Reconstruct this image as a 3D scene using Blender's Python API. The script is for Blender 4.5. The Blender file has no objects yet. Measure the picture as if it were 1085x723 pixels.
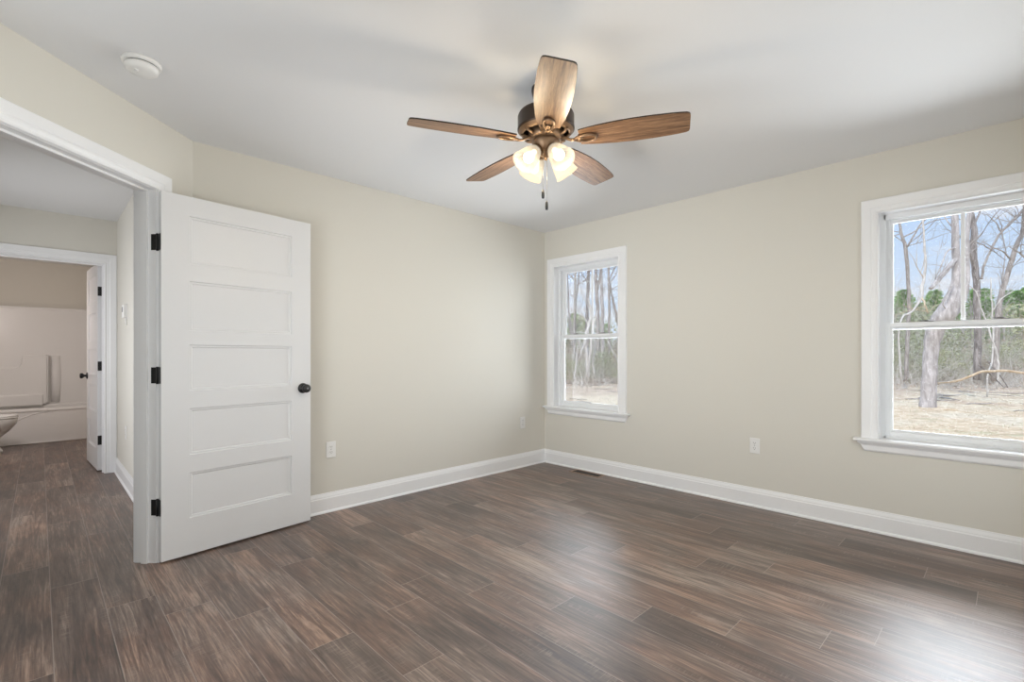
import bpy, bmesh, math, random
from mathutils import Vector, Matrix, noise as mnoise

S = bpy.context.scene
COL = S.collection
PI = math.pi

# ------------------------------------------------------------------ camera, sky, sun, added daylight and fill lamps, exposure
FPX, CX, CY, EYE = 513.0, 542.5, 375.5, 1.146           # focal length and centre in pixels of 1085 x 723
AX, AZ = 0.71556, 0.69855                               # room X axis seen from the camera (sideways, ahead)
cam_d = bpy.data.cameras.new('camera')
cam_d.sensor_fit = 'HORIZONTAL'
cam_d.sensor_width = 36.0
cam_d.lens = 36.0 * FPX / 1085.0
cam_d.shift_y = (CY - 361.5) / 1085.0
cam_d.clip_start, cam_d.clip_end = 0.02, 500
cam = bpy.data.objects.new('camera', cam_d)
COL.objects.link(cam)
cam.location = (0, 0, EYE)
cam.rotation_euler = (PI / 2, 0, math.atan2(AX, AZ) - PI / 2)
S.camera = cam
S.view_settings.view_transform = 'Standard'
S.view_settings.look = 'None'
S.view_settings.gamma = 1.0
S.view_settings.use_curve_mapping = False
S.view_settings.exposure = 0.0
S.cycles.use_denoising = True
S.cycles.max_bounces = 10
S.cycles.diffuse_bounces = 6
S.cycles.transparent_max_bounces = 24
S.cycles.caustics_reflective = False
S.cycles.caustics_refractive = False

SKY_LOW, SKY_HIGH = 1.05, 2.0
SUN_E = 2.3
DAYFILL_SMALL, DAYFILL_LARGE = 33.0, 47.0  # strengths of the lamps added outside the windows to boost the daylight
UPFILL_SMALL, UPFILL_LARGE = 6.0, 1.0  # strengths of the added lamps shining upward through the windows
FILL_A, FILL_B, FILL_C = 19.5, 8.5, 11.0  # strengths of the added bedroom fill lamps
BULB_E = 10.0
HALL_E, BATH_E = 27.0, 15.5


def nlink(nt, a, b):
    nt.links.new(a, b)


def world_sky():
    w = bpy.data.worlds.new('sky')
    S.world = w
    w.use_nodes = True
    nt = w.node_tree
    nt.nodes.clear()
    N = nt.nodes.new
    out = N('ShaderNodeOutputWorld')
    bg = N('ShaderNodeBackground')
    tc = N('ShaderNodeTexCoord')
    sep = N('ShaderNodeSeparateXYZ')
    nlink(nt, tc.outputs['Generated'], sep.inputs[0])
    grad = N('ShaderNodeValToRGB')
    cr = grad.color_ramp
    cr.elements[0].position, cr.elements[0].color = 0.0, (.80, .87, .97, 1)
    cr.elements[1].position, cr.elements[1].color = 0.30, (.46, .66, .99, 1)
    nlink(nt, sep.outputs['Z'], grad.inputs[0])
    mp = N('ShaderNodeMapping')
    mp.inputs['Scale'].default_value = (1, 1, 3.2)
    nlink(nt, tc.outputs['Generated'], mp.inputs[0])
    nz = N('ShaderNodeTexNoise')
    nz.inputs['Scale'].default_value = 5.5
    nz.inputs['Detail'].default_value = 7
    nz.inputs['Roughness'].default_value = .55
    nlink(nt, mp.outputs[0], nz.inputs['Vector'])
    cl = N('ShaderNodeValToRGB')
    cl.color_ramp.elements[0].position = .47
    cl.color_ramp.elements[1].position = .66
    nlink(nt, nz.outputs['Fac'], cl.inputs[0])
    mix = N('ShaderNodeMix')
    mix.data_type = 'RGBA'
    nlink(nt, cl.outputs[0], mix.inputs['Factor'])
    nlink(nt, grad.outputs[0], mix.inputs[6])
    mix.inputs[7].default_value = (.93, .92, .96, 1)
    st = N('ShaderNodeMapRange')                         # the veil of cloud overhead is brighter than the horizon
    st.inputs['From Min'].default_value = .30
    st.inputs['From Max'].default_value = .8
    st.inputs['To Min'].default_value = SKY_LOW
    st.inputs['To Max'].default_value = SKY_HIGH
    nlink(nt, sep.outputs['Z'], st.inputs['Value'])
    nlink(nt, mix.outputs[2], bg.inputs[0])
    nlink(nt, st.outputs[0], bg.inputs[1])
    nlink(nt, bg.outputs[0], out.inputs[0])


world_sky()

sun_d = bpy.data.lights.new('sun', 'SUN')
sun_d.energy = SUN_E
sun_d.angle = math.radians(4)
sun_d.color = (1, .95, .88)
sun = bpy.data.objects.new('sun', sun_d)
COL.objects.link(sun)
sun.rotation_euler = Vector((.70, .12, -.70)).to_track_quat('-Z', 'Y').to_euler()
sun.location = (-10, 0, 20)

ROOM_X, ROOM_Y, CEIL = 3.856, 3.455, 2.44
X0, Y0 = -.33, -.33
WIN_Y = {1: 2.922, 2: .189}
WZ0, WZ1, WHALF = .60, 2.05, .395


def area(name, loc, aim, sx, sy, energy, color, spread=180):
    d = bpy.data.lights.new(name, 'AREA')
    d.shape = 'RECTANGLE'
    d.size, d.size_y = sx, sy
    d.energy, d.color = energy, color
    d.spread = math.radians(spread)
    o = bpy.data.objects.new(name, d)
    COL.objects.link(o)
    o.location = loc
    o.rotation_euler = Vector(aim).to_track_quat('-Z', 'Y').to_euler()
    return o


area('daylight_fill_small_window', (4.30, WIN_Y[1], 1.33), (-1, -.32, -.10), .9, 1.5, DAYFILL_SMALL, (.89, .94, 1), 128)  # unseen lamp added outside the glass to strengthen the light coming in
area('daylight_fill_large_window', (4.30, WIN_Y[2], 1.33), (-1, 0, 0), .9, 1.5, DAYFILL_LARGE, (.89, .94, 1), 128)  # same kind of added lamp, out of sight beyond the large window
area('upward_fill_small_window', (4.45, WIN_Y[1], .55), (-1, 0, .75), .9, .9, UPFILL_SMALL, (.95, .97, 1))  # unseen lamp added low outside, aimed up to brighten the ceiling by the corner
area('upward_fill_large_window', (4.45, WIN_Y[2], .55), (-1, 0, .75), .9, .9, UPFILL_LARGE, (.95, .97, 1))  # weaker upward lamp, likewise added and unseen, filling through the large window
area('fill_front', (1.6, Y0 + .02, .82), (0, 1, 0), 3.8, 1.45, FILL_A, (.85, .925, .99))  # unseen fill lamp added along the wall behind the camera
area('fill_towards_far_corner', (-.1, 1.85, .75), (1, .20, .26), 1.3, 1.2, FILL_C, (.86, .93, 1), 84)  # added fill, unseen, lifting the far corner and its ceiling
area('fill_side', (X0 + .02, 1.85, 1.2), (1, 0, 0), 1.3, 2.1, FILL_B, (.85, .925, .99))  # another unseen fill lamp, added on the near side wall
area('hall_fill', (-1.25, 4.9, 1.1), (1, .22, -.12), 1.3, 1.5, HALL_E, (.92, .95, 1), 130)  # unseen lamp added at the left to brighten the hall's right wall
area('assumed_bath_lamp', (-.75, 7.1, 1.7), (.5, .5, -.25), .6, .2, BATH_E, (1, .885, .84))  # lamp out of view, assumed from the bathroom's warm light

# ------------------------------------------------------------------ materials


class NT:
    """tiny node helper"""

    def __init__(s, name):
        s.m = bpy.data.materials.new(name)
        s.m.use_nodes = True
        s.t = s.m.node_tree
        s.t.nodes.clear()
        s.out = s.t.nodes.new('ShaderNodeOutputMaterial')
        s.b = None

    def n(s, typ, **kw):
        nd = s.t.nodes.new(typ)
        for k, v in kw.items():
            setattr(nd, k, v)
        return nd

    def put(s, sock, v):
        if isinstance(v, bpy.types.NodeSocket):
            s.t.links.new(v, sock)
        else:
            sock.default_value = v

    def math(s, op, a, b=0.0, c=None):
        nd = s.n('ShaderNodeMath', operation=op)
        s.put(nd.inputs[0], a)
        s.put(nd.inputs[1], b)
        if c is not None:
            s.put(nd.inputs[2], c)
        return nd.outputs[0]

    def comb(s, x, y, z):
        nd = s.n('ShaderNodeCombineXYZ')
        for i, v in enumerate((x, y, z)):
            s.put(nd.inputs[i], v)
        return nd.outputs[0]

    def noise(s, vec, scale=1.0, detail=4, rough=.55, dist=0.0):
        nd = s.n('ShaderNodeTexNoise')
        s.put(nd.inputs['Vector'], vec)
        nd.inputs['Scale'].default_value = scale
        nd.inputs['Detail'].default_value = detail
        nd.inputs['Roughness'].default_value = rough
        nd.inputs['Distortion'].default_value = dist
        return nd.outputs['Fac']

    def ramp(s, fac, stops, interp='LINEAR'):
        nd = s.n('ShaderNodeValToRGB')
        cr = nd.color_ramp
        cr.interpolation = interp
        while len(cr.elements) < len(stops):
            cr.elements.new(1.0)
        for e, (p, c) in zip(cr.elements, stops):
            e.position = p
            e.color = c if len(c) == 4 else (*c, 1)
        s.put(nd.inputs[0], fac)
        return nd.outputs[0]

    def mix(s, f, a, b, blend='MIX'):
        nd = s.n('ShaderNodeMix', data_type='RGBA', blend_type=blend)
        s.put(nd.inputs['Factor'], f)
        s.put(nd.inputs[6], a if isinstance(a, bpy.types.NodeSocket) else (*a, 1))
        s.put(nd.inputs[7], b if isinstance(b, bpy.types.NodeSocket) else (*b, 1))
        return nd.outputs[2]

    def coord(s, which='Object'):
        return s.n('ShaderNodeTexCoord').outputs[which]

    def sep(s, v):
        nd = s.n('ShaderNodeSeparateXYZ')
        s.put(nd.inputs[0], v)
        return nd.outputs

    def bsdf(s, color, rough=.5, metal=0.0, spec=.5, bump=None, bstr=.1, bdist=.002, coat=0.0):
        b = s.n('ShaderNodeBsdfPrincipled')
        s.put(b.inputs['Base Color'], color if isinstance(color, bpy.types.NodeSocket) else (*color, 1))
        s.put(b.inputs['Roughness'], rough)
        b.inputs['Metallic'].default_value = metal
        b.inputs['Specular IOR Level'].default_value = spec
        b.inputs['Coat Weight'].default_value = coat
        b.inputs['Coat Roughness'].default_value = .42
        if bump is not None:
            bp = s.n('ShaderNodeBump')
            bp.inputs['Strength'].default_value = bstr
            bp.inputs['Distance'].default_value = bdist
            s.put(bp.inputs['Height'], bump)
            s.put(b.inputs['Normal'], bp.outputs[0])
        s.t.links.new(b.outputs[0], s.out.inputs[0])
        s.b = b
        return s.m


def plain(name, col, rough=.5, metal=0.0, spec=.5, var=.03, scale=30, bstr=.05):
    k = NT(name)
    nz = k.noise(k.coord(), scale, 3)
    c = k.mix(nz, tuple(x * (1 - var) for x in col), tuple(min(1, x * (1 + var)) for x in col))
    return k.bsdf(c, rough, metal, spec, nz, bstr, .0006)


M = {}
M['paint'] = plain('wall_paint', (.70, .675, .612), .7, 0, .25, .012, 160, .12)
M['ceiling'] = plain('ceiling_paint', (.78, .78, .785), .85, 0, .15, .01, 160, .1)
M['trim'] = plain('white_trim_paint', (.86, .86, .865), .32, 0, .5, .008, 60, .02)
M['door'] = plain('white_door_paint', (.73, .73, .735), .38, 0, .5, .008, 60, .03)
M['vinyl'] = plain('white_window_vinyl', (.85, .86, .87), .35, 0, .5, .006, 40, .0)
M['black'] = plain('black_metal', (.008, .008, .009), .38, 0, .5, .1, 90, .02)
M['plastic'] = plain('white_plastic', (.82, .81, .79), .35, 0, .5, .01, 60, .0)
M['dark'] = plain('dark_slot', (.02, .018, .016), .6)
M['grey'] = plain('grey_plastic', (.22, .22, .22), .5)
M['lock'] = plain('tan_lock_metal', (.20, .19, .18), .4, .3)
M['bronze'] = plain('dark_bronze', (.045, .029, .020), .36, .55, .5, .15, 60, .02)
M['bronze_light'] = plain('brushed_bronze', (.22, .140, .085), .34, .6, .5, .12, 60, .02)
M['tub'] = plain('white_fibreglass', (.80, .79, .775), .3, 0, .5, .01, 40, .0)
M['porcelain'] = plain('white_porcelain', (.82, .82, .81), .12, 0, .6, .005, 40, .0)
M['register'] = plain('brown_register_metal', (.38, .26, .19), .45, .2)
M['chain'] = plain('steel_chain', (.35, .33, .31), .4, .7)


def floor_mat():
    k = NT('vinyl_planks')
    W, L = .1778, 1.232
    x, y, z = k.sep(k.coord())[:3]
    u = k.math('DIVIDE', k.math('SUBTRACT', x, .038), W)
    row = k.math('FLOOR', u)
    fu = k.math('FRACT', u)
    known = {1: 2.83, 2: 2.583, 3: 2.335, 4: 1.885, 5: 1.505, 7: 2.104, 8: 1.802, 9: 1.433, 11: .805, 12: .512,
             13: .367, 14: 1.173, 15: .895, 16: 1.153, 17: 1.333, 18: .301, 19: .708, 20: 1.0, 21: .62}
    rr = random.Random(5)
    stops = []
    for r in range(-9, 23):
        ph = known.get(r, rr.random() * L)
        g = (ph % L) / L
        stops.append((max(0.0, (r + 10 - .25) / 40.0), (g, g, g)))
    ph = k.ramp(k.math('DIVIDE', k.math('ADD', row, 10.0), 40.0), stops, 'CONSTANT')
    v = k.math('SUBTRACT', k.math('DIVIDE', y, L), ph)
    colm = k.math('FLOOR', v)
    fv = k.math('FRACT', v)
    wn = k.n('ShaderNodeTexWhiteNoise', noise_dimensions='2D')
    k.put(wn.inputs['Vector'], k.comb(row, colm, 0.0))
    pid = wn.outputs['Value']
    off = k.math('MULTIPLY', pid, 37.0)
    broad = k.noise(k.comb(k.math('MULTIPLY', x, 9.0), k.math('MULTIPLY', y, 1.5), off), 1.0, 5, .6, .6)
    streak = k.noise(k.comb(k.math('MULTIPLY', x, 52.0), k.math('MULTIPLY', y, 2.3), off), 1.0, 6, .65, 1.2)
    fine = k.noise(k.comb(k.math('MULTIPLY', x, 190.0), k.math('MULTIPLY', y, 9.0), off), 1.0, 4, .7)
    hue = k.noise(k.comb(k.math('MULTIPLY', x, 5.0), k.math('MULTIPLY', y, 2.4), k.math('ADD', off, 4.0)), 1.0, 3, .5)
    g = k.math('ADD', k.math('MULTIPLY', streak, .50), k.math('MULTIPLY', broad, .36))
    g = k.math('ADD', g, k.math('MULTIPLY', fine, .22))
    g = k.math('ADD', g, k.math('MULTIPLY', k.math('SUBTRACT', pid, .5), .09))
    c = k.ramp(g, [(.38, (.024, .014, .0105)), (.48, (.074, .047, .0365)), (.57, (.145, .100, .079)), (.69, (.35, .27, .22))])
    c = k.mix(k.ramp(hue, [(.42, (0, 0, 0)), (.62, (1, 1, 1))]), c, k.mix(1.0, c, (1.12, .94, .84), 'MULTIPLY'))
    # short saw marks running across some planks
    saw = k.noise(k.comb(k.math('MULTIPLY', x, 14.0), k.math('MULTIPLY', y, 170.0), off), 1.0, 2, .5)
    sawm = k.noise(k.comb(k.math('MULTIPLY', x, 16.0), k.math('MULTIPLY', y, 2.6), k.math('ADD', off, 9.0)), 1.0, 2, .5)
    sm = k.math('MULTIPLY', k.ramp(saw, [(.50, (0, 0, 0)), (.62, (1, 1, 1))]), k.ramp(sawm, [(.54, (0, 0, 0)), (.66, (.42, .42, .42))]))
    c = k.mix(sm, c, (.27, .21, .175))
    # joints, painted pale for the glint along their bevelled edges
    eu = k.math('MULTIPLY', k.math('MINIMUM', fu, k.math('SUBTRACT', 1.0, fu)), W)
    ev = k.math('MULTIPLY', k.math('MINIMUM', fv, k.math('SUBTRACT', 1.0, fv)), L)
    ju = k.math('LESS_THAN', eu, .0015)
    jv = k.math('LESS_THAN', ev, .0013)
    c = k.mix(k.math('MULTIPLY', ju, .7), c, (.30, .25, .225))
    c = k.mix(k.math('MULTIPLY', jv, .8), c, (.36, .29, .25))
    edge = k.math('MINIMUM', k.math('MINIMUM', eu, ev), .003)
    height = k.math('ADD', k.math('MULTIPLY', edge, 220.0), k.math('MULTIPLY', g, .8))
    rough = k.math('ADD', .37, k.math('MULTIPLY', streak, .16))
    return k.bsdf(c, rough, 0, .8, height, .12, .002, .45)


M['floor'] = floor_mat()


def wood_mat(name, dark, mid, light):
    k = NT(name)
    x, y, z = k.sep(k.coord())[:3]
    s1 = k.noise(k.comb(k.math('MULTIPLY', x, 5.0), k.math('MULTIPLY', y, 70.0), z), 1.0, 6, .65, .8)
    s2 = k.noise(k.comb(k.math('MULTIPLY', x, 24.0), k.math('MULTIPLY', y, 330.0), z), 1.0, 3, .6)
    g = k.math('ADD', k.math('MULTIPLY', s1, .72), k.math('MULTIPLY', s2, .3))
    c = k.ramp(g, [(.36, dark), (.52, mid), (.68, light)])
    return k.bsdf(c, .42, 0, .4, g, .06, .001)


M['blade'] = wood_mat('oak_blade_veneer', (.085, .042, .022), (.22, .120, .064), (.40, .245, .14))
M['blade_edge'] = plain('dark_blade_edge', (.028, .016, .011), .45)


def glass_mat():
    k = NT('window_glass')
    tr = k.n('ShaderNodeBsdfTransparent')
    tr.inputs[0].default_value = (.97, .98, .98, 1)
    gl = k.n('ShaderNodeBsdfGlossy')
    gl.inputs['Roughness'].default_value = .01
    fr = k.n('ShaderNodeFresnel')
    fr.inputs[0].default_value = 1.45
    nz = k.noise(k.coord(), 3.0, 1)
    k.put(fr.inputs[0], k.math('ADD', 1.42, k.math('MULTIPLY', nz, .06)))
    mx = k.n('ShaderNodeMixShader')
    k.put(mx.inputs[0], fr.outputs[0])
    k.put(mx.inputs[1], tr.outputs[0])
    k.put(mx.inputs[2], gl.outputs[0])
    k.put(k.out.inputs[0], mx.outputs[0])
    return k.m


M['glass'] = glass_mat()


def shade_mat():
    k = NT('frosted_lamp_glass')
    nz = k.noise(k.coord(), 14.0, 3)
    tl = k.n('ShaderNodeBsdfTranslucent')
    k.put(tl.inputs[0], k.mix(nz, (.035, .03, .022), (.045, .038, .03)))
    tr = k.n('ShaderNodeBsdfTransparent')
    tr.inputs[0].default_value = (1, .97, .90, 1)
    em = k.n('ShaderNodeEmission')                        # the lit glass glows
    em.inputs[0].default_value = (1, .90, .72, 1)
    em.inputs[1].default_value = .36
    df = k.n('ShaderNodeBsdfPrincipled')
    df.inputs['Base Color'].default_value = (.05, .045, .04, 1)
    df.inputs['Roughness'].default_value = .35
    m1 = k.n('ShaderNodeMixShader')
    k.put(m1.inputs[0], .4)
    k.put(m1.inputs[1], tl.outputs[0])
    k.put(m1.inputs[2], df.outputs[0])
    m2 = k.n('ShaderNodeMixShader')
    k.put(m2.inputs[0], .46)
    k.put(m2.inputs[1], m1.outputs[0])
    k.put(m2.inputs[2], tr.outputs[0])
    ad = k.n('ShaderNodeAddShader')
    k.put(ad.inputs[0], m2.outputs[0])
    k.put(ad.inputs[1], em.outputs[0])
    k.put(k.out.inputs[0], ad.outputs[0])
    return k.m


M['shade'] = shade_mat()


def bulb_mat():
    k = NT('lit_bulb')
    em = k.n('ShaderNodeEmission')
    nz = k.noise(k.coord(), 20.0, 1)
    k.put(em.inputs[0], k.mix(nz, (1, .86, .62), (1, .88, .66)))
    em.inputs[1].default_value = 6.0
    k.put(k.out.inputs[0], em.outputs[0])
    return k.m


M['bulb'] = bulb_mat()


def bark_mat(name, light, dark, sc=1.0):
    k = NT(name)
    x, y, z = k.sep(k.coord())[:3]
    a = k.noise(k.comb(k.math('MULTIPLY', x, 9 * sc), k.math('MULTIPLY', y, 9 * sc), k.math('MULTIPLY', z, 2.2 * sc)), 1.0, 6, .7, .6)
    c = k.ramp(a, [(.32, dark), (.50, tuple((p + q) / 2 for p, q in zip(light, dark))), (.60, light)])
    return k.bsdf(c, .9, 0, .1, a, .5, .03)


M['bark'] = bark_mat('pale_grey_bark', (.62, .57, .555), (.30, .265, .25))
M['bark_dark'] = bark_mat('dark_grey_bark', (.40, .36, .345), (.13, .11, .10))
M['bark_white'] = bark_mat('bleached_bark', (.78, .74, .70), (.45, .41, .38))
M['bark_mid'] = bark_mat('grey_brown_bark', (.50, .45, .42), (.22, .19, .17))
M['split_wood'] = bark_mat('bare_split_wood', (.74, .60, .44), (.46, .32, .20))


def leaf_mat(name, a, b, sc=1.3):
    k = NT(name)
    nz = k.noise(k.coord(), sc, 3)
    n2 = k.noise(k.coord(), 9.0, 2)
    c = k.mix(k.ramp(nz, [(.38, (0, 0, 0)), (.62, (1, 1, 1))]), a, b)
    c = k.mix(k.math('MULTIPLY', n2, .5), c, tuple(min(1, p * 1.5) for p in b))
    return k.bsdf(c, .75, 0, .2)


M['pine'] = leaf_mat('pine_needles', (.17, .31, .09), (.28, .44, .16))
M['olive'] = leaf_mat('olive_leaves', (.31, .33, .18), (.45, .44, .28))
M['brush_green'] = leaf_mat('dull_green_leaves', (.24, .27, .15), (.38, .39, .25))
M['brush_brown'] = leaf_mat('dry_brown_leaves', (.40, .31, .23), (.52, .43, .33))
M['twig'] = leaf_mat('pale_twigs', (.44, .40, .35), (.62, .57, .51), .4)


def ground_mat():
    k = NT('dry_grass_ground')
    co = k.coord()
    a = k.noise(co, .35, 6, .6, .4)
    b = k.noise(co, 3.2, 6, .7)
    f = k.noise(co, 22.0, 4, .7)
    c = k.ramp(k.math('ADD', k.math('MULTIPLY', b, .55), k.math('MULTIPLY', f, .45)),
               [(.38, (.36, .27, .19)), (.49, (.64, .52, .38)), (.60, (.80, .71, .56))])
    c = k.mix(k.ramp(a, [(.46, (0, 0, 0)), (.60, (.75, .75, .75))]), c, k.mix(1.0, c, (.97, .87, .77), 'MULTIPLY'))
    px_, py_, pz_ = k.sep(co)[:3]
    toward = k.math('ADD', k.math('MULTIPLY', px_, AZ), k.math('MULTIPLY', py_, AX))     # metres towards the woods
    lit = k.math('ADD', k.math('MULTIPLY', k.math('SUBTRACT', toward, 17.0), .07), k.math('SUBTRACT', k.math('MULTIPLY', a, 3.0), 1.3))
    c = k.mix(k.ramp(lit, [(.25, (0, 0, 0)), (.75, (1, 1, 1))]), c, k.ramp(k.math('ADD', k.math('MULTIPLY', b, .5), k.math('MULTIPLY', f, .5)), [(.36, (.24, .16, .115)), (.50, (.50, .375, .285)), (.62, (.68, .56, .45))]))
    gr = k.noise(co, 1.1, 5, .6)
    c = k.mix(k.ramp(gr, [(.58, (0, 0, 0)), (.70, (.5, .5, .5))]), c, (.33, .36, .22))
    return k.bsdf(c, .95, 0, .05, b, .6, .05)


M['ground'] = ground_mat()
M['straw'] = leaf_mat('dry_straw', (.62, .51, .36), (.74, .65, .49), .6)

# ------------------------------------------------------------------ mesh helpers


def box(bm, x0, x1, y0, y1, z0, z1, mat=None):
    vs = [bm.verts.new((x, y, z)) for x in (x0, x1) for y in (y0, y1) for z in (z0, z1)]
    if mat is not None:
        for v in vs:
            v.co = mat @ v.co
    for f in ((0, 1, 3, 2), (4, 6, 7, 5), (0, 4, 5, 1), (2, 3, 7, 6), (0, 2, 6, 4), (1, 5, 7, 3)):
        bm.faces.new([vs[i] for i in f])
    return vs


def bevbox(bm, x0, x1, y0, y1, z0, z1, r=.003, seg=2, mat=None):
    b = bmesh.new()
    box(b, x0, x1, y0, y1, z0, z1)
    bmesh.ops.recalc_face_normals(b, faces=b.faces)
    bmesh.ops.bevel(b, geom=list(b.edges), offset=r, segments=seg, affect='EDGES', profile=.5)
    merge(bm, b, mat)


def merge(bm, b, mat=None):
    mp = {}
    for v in b.verts:
        mp[v] = bm.verts.new(mat @ v.co if mat is not None else v.co)
    for f in b.faces:
        try:
            nf = bm.faces.new([mp[v] for v in f.verts])
            nf.smooth = f.smooth
        except ValueError:
            pass
    b.free()


def lathe(bm, prof, n=32, mat=None, cap=True):
    rings = []
    for r, z in prof:
        if r < 1e-6:
            rings.append([bm.verts.new((0, 0, z))])
        else:
            rings.append([bm.verts.new((r * math.cos(2 * PI * i / n), r * math.sin(2 * PI * i / n), z)) for i in range(n)])
    for a, b in zip(rings[:-1], rings[1:]):
        for i in range(n):
            j = (i + 1) % n
            if len(a) == 1 and len(b) == 1:
                continue
            if len(a) == 1:
                f = bm.faces.new((a[0], b[i], b[j]))
            elif len(b) == 1:
                f = bm.faces.new((a[i], b[0], a[j]))
            else:
                f = bm.faces.new((a[i], b[i], b[j], a[j]))
            f.smooth = True
    if cap:
        for rg in (rings[0], rings[-1]):
            if len(rg) > 2:
                bm.faces.new(rg)
    if mat is not None:
        for rg in rings:
            for v in rg:
                v.co = mat @ v.co


def tube(bm, pts, rad, n=8, closed=False, cap=True, squash=None):
    pts = [Vector(p) for p in pts]
    m = len(pts)
    if not hasattr(rad, '__len__'):
        rad = [rad] * m
    rings = []
    up = None
    for i, p in enumerate(pts):
        if closed:
            t = pts[(i + 1) % m] - pts[i - 1]
        else:
            t = pts[min(i + 1, m - 1)] - pts[max(i - 1, 0)]
        t = t.normalized() if t.length > 1e-9 else Vector((0, 0, 1))
        if up is None:
            up = Vector((0, 0, 1)) if abs(t.z) < .9 else Vector((1, 0, 0))
        s = t.cross(up)
        if s.length < 1e-6:
            s = t.orthogonal()
        s.normalize()
        w = s.cross(t).normalized()
        if not closed:
            up = w
        sq = squash if squash else 1.0
        rings.append([bm.verts.new(p + s * rad[i] * math.cos(2 * PI * k / n) + w * rad[i] * sq * math.sin(2 * PI * k / n)) for k in range(n)])
    prs = list(zip(rings[:-1], rings[1:])) + ([(rings[-1], rings[0])] if closed else [])
    for a, b in prs:
        for k in range(n):
            f = bm.faces.new((a[k], a[(k + 1) % n], b[(k + 1) % n], b[k]))
            f.smooth = True
    if cap and not closed and n > 2:
        bm.faces.new(rings[0])
        bm.faces.new(rings[-1][::-1])


def prism(bm, poly, y0, y1, mat=None):
    a = [bm.verts.new((p[0], y0, p[1])) for p in poly]
    b = [bm.verts.new((p[0], y1, p[1])) for p in poly]
    bm.faces.new(a)
    bm.faces.new(b[::-1])
    for i in range(len(poly)):
        j = (i + 1) % len(poly)
        bm.faces.new((a[i], b[i], b[j], a[j]))
    if mat is not None:
        for v in a + b:
            v.co = mat @ v.co


def obj(name, bm, mat, parent=None, recalc=True):
    if recalc:
        bmesh.ops.recalc_face_normals(bm, faces=bm.faces)
    me = bpy.data.meshes.new(name)
    bm.to_mesh(me)
    bm.free()
    for m in (mat if isinstance(mat, (list, tuple)) else [mat]):
        me.materials.append(m)
    o = bpy.data.objects.new(name, me)
    COL.objects.link(o)
    if parent is not None:
        o.parent = parent
    return o


def tag(o, label, cat, group=None, kind=None):
    o['label'] = label
    o['category'] = cat
    if group:
        o['group'] = group
    if kind:
        o['kind'] = kind
    return o


def thing(name, label, cat, loc=(0, 0, 0), rz=0.0, group=None, kind=None):
    o = bpy.data.objects.new(name, None)
    o.empty_display_size = .1
    COL.objects.link(o)
    o.location = loc
    o.rotation_euler = (0, 0, rz)
    return tag(o, label, cat, group, kind)


def copy_tree(o, parent=None):
    c = o.copy()
    COL.objects.link(c)
    if parent is not None:
        c.parent = parent
    for ch in list(o.children):
        copy_tree(ch, c)
    return c


def struct(name, bm, mat, label, cat):
    return tag(obj(name, bm, mat), label, cat, None, 'structure')


def at(px, py, Z):
    """a point of the place at a depth of Z metres along the camera's axis"""
    a, v = (px - CX) / FPX, (CY - py) / FPX
    return Vector((Z * (a * AX + AZ), Z * (-a * AZ + AX), EYE + Z * v))


# ------------------------------------------------------------------ the shell
bm = bmesh.new()
box(bm, -1.4, 4.0, -.46, 9.7, -.12, 0)
struct('floor', bm, M['floor'], 'dark brown wood-look plank floor running through bedroom, hall and bathroom', 'floor')
bm = bmesh.new()
box(bm, -1.5, 4.45, -.6, 9.9, CEIL, CEIL + .2)
struct('ceiling', bm, M['ceiling'], 'plain white ceiling over bedroom and hall', 'ceiling')

bm = bmesh.new()                                          # window wall with its two openings
xs = (ROOM_X, ROOM_X + .15)
hh = WHALF + .015
cuts = [Y0 - .12, WIN_Y[2] - hh, WIN_Y[2] + hh, WIN_Y[1] - hh, WIN_Y[1] + hh, ROOM_Y + .12]
for i in (0, 2, 4):
    box(bm, *xs, cuts[i], cuts[i + 1], 0, CEIL)
for i in (1, 3):
    box(bm, *xs, cuts[i], cuts[i + 1], 0, WZ0 - .015)
    box(bm, *xs, cuts[i], cuts[i + 1], WZ1 + .015, CEIL)
struct('wall_right', bm, M['paint'], 'beige bedroom wall with two white windows', 'wall')

DP = Vector((.666, 3.455, 0))                             # the angled wall starts in this corner
DD = Vector((-.738, -.674, 0)).normalized()
DN = Vector((DD.y, -DD.x, 0))                             # towards the hall
MD = Matrix(((DD.x, DN.x, 0, DP.x), (DD.y, DN.y, 0, DP.y), (0, 0, 1, 0), (0, 0, 0, 1)))   # local: x along, y into hall
J0, J1, JH = .285, 1.155, 2.048                           # clear opening
bm = bmesh.new()
box(bm, 0, J0 - .02, 0, .12, 0, CEIL, MD)
box(bm, J1 + .02, 1.35, 0, .12, 0, CEIL, MD)
box(bm, J0 - .02, J1 + .02, 0, .12, JH + .02, CEIL, MD)
struct('wall_left', bm, M['paint'], 'beige angled wall pierced by the open bedroom doorway', 'wall')
bm = bmesh.new()
box(bm, .666, ROOM_X, ROOM_Y, ROOM_Y + .12, 0, CEIL)
struct('wall_back', bm, M['paint'], 'plain beige bedroom wall behind the open white door', 'wall')
end = DP + DD * 1.35
bm = bmesh.new()
box(bm, X0 - .12, X0, Y0, end.y, 0, CEIL)
struct('wall_near', bm, M['paint'], 'beige bedroom wall beside the camera', 'wall')
bm = bmesh.new()
box(bm, X0 - .12, ROOM_X, Y0 - .12, Y0, 0, CEIL)
struct('wall_front', bm, M['paint'], 'beige bedroom wall behind the camera', 'wall')

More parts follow.
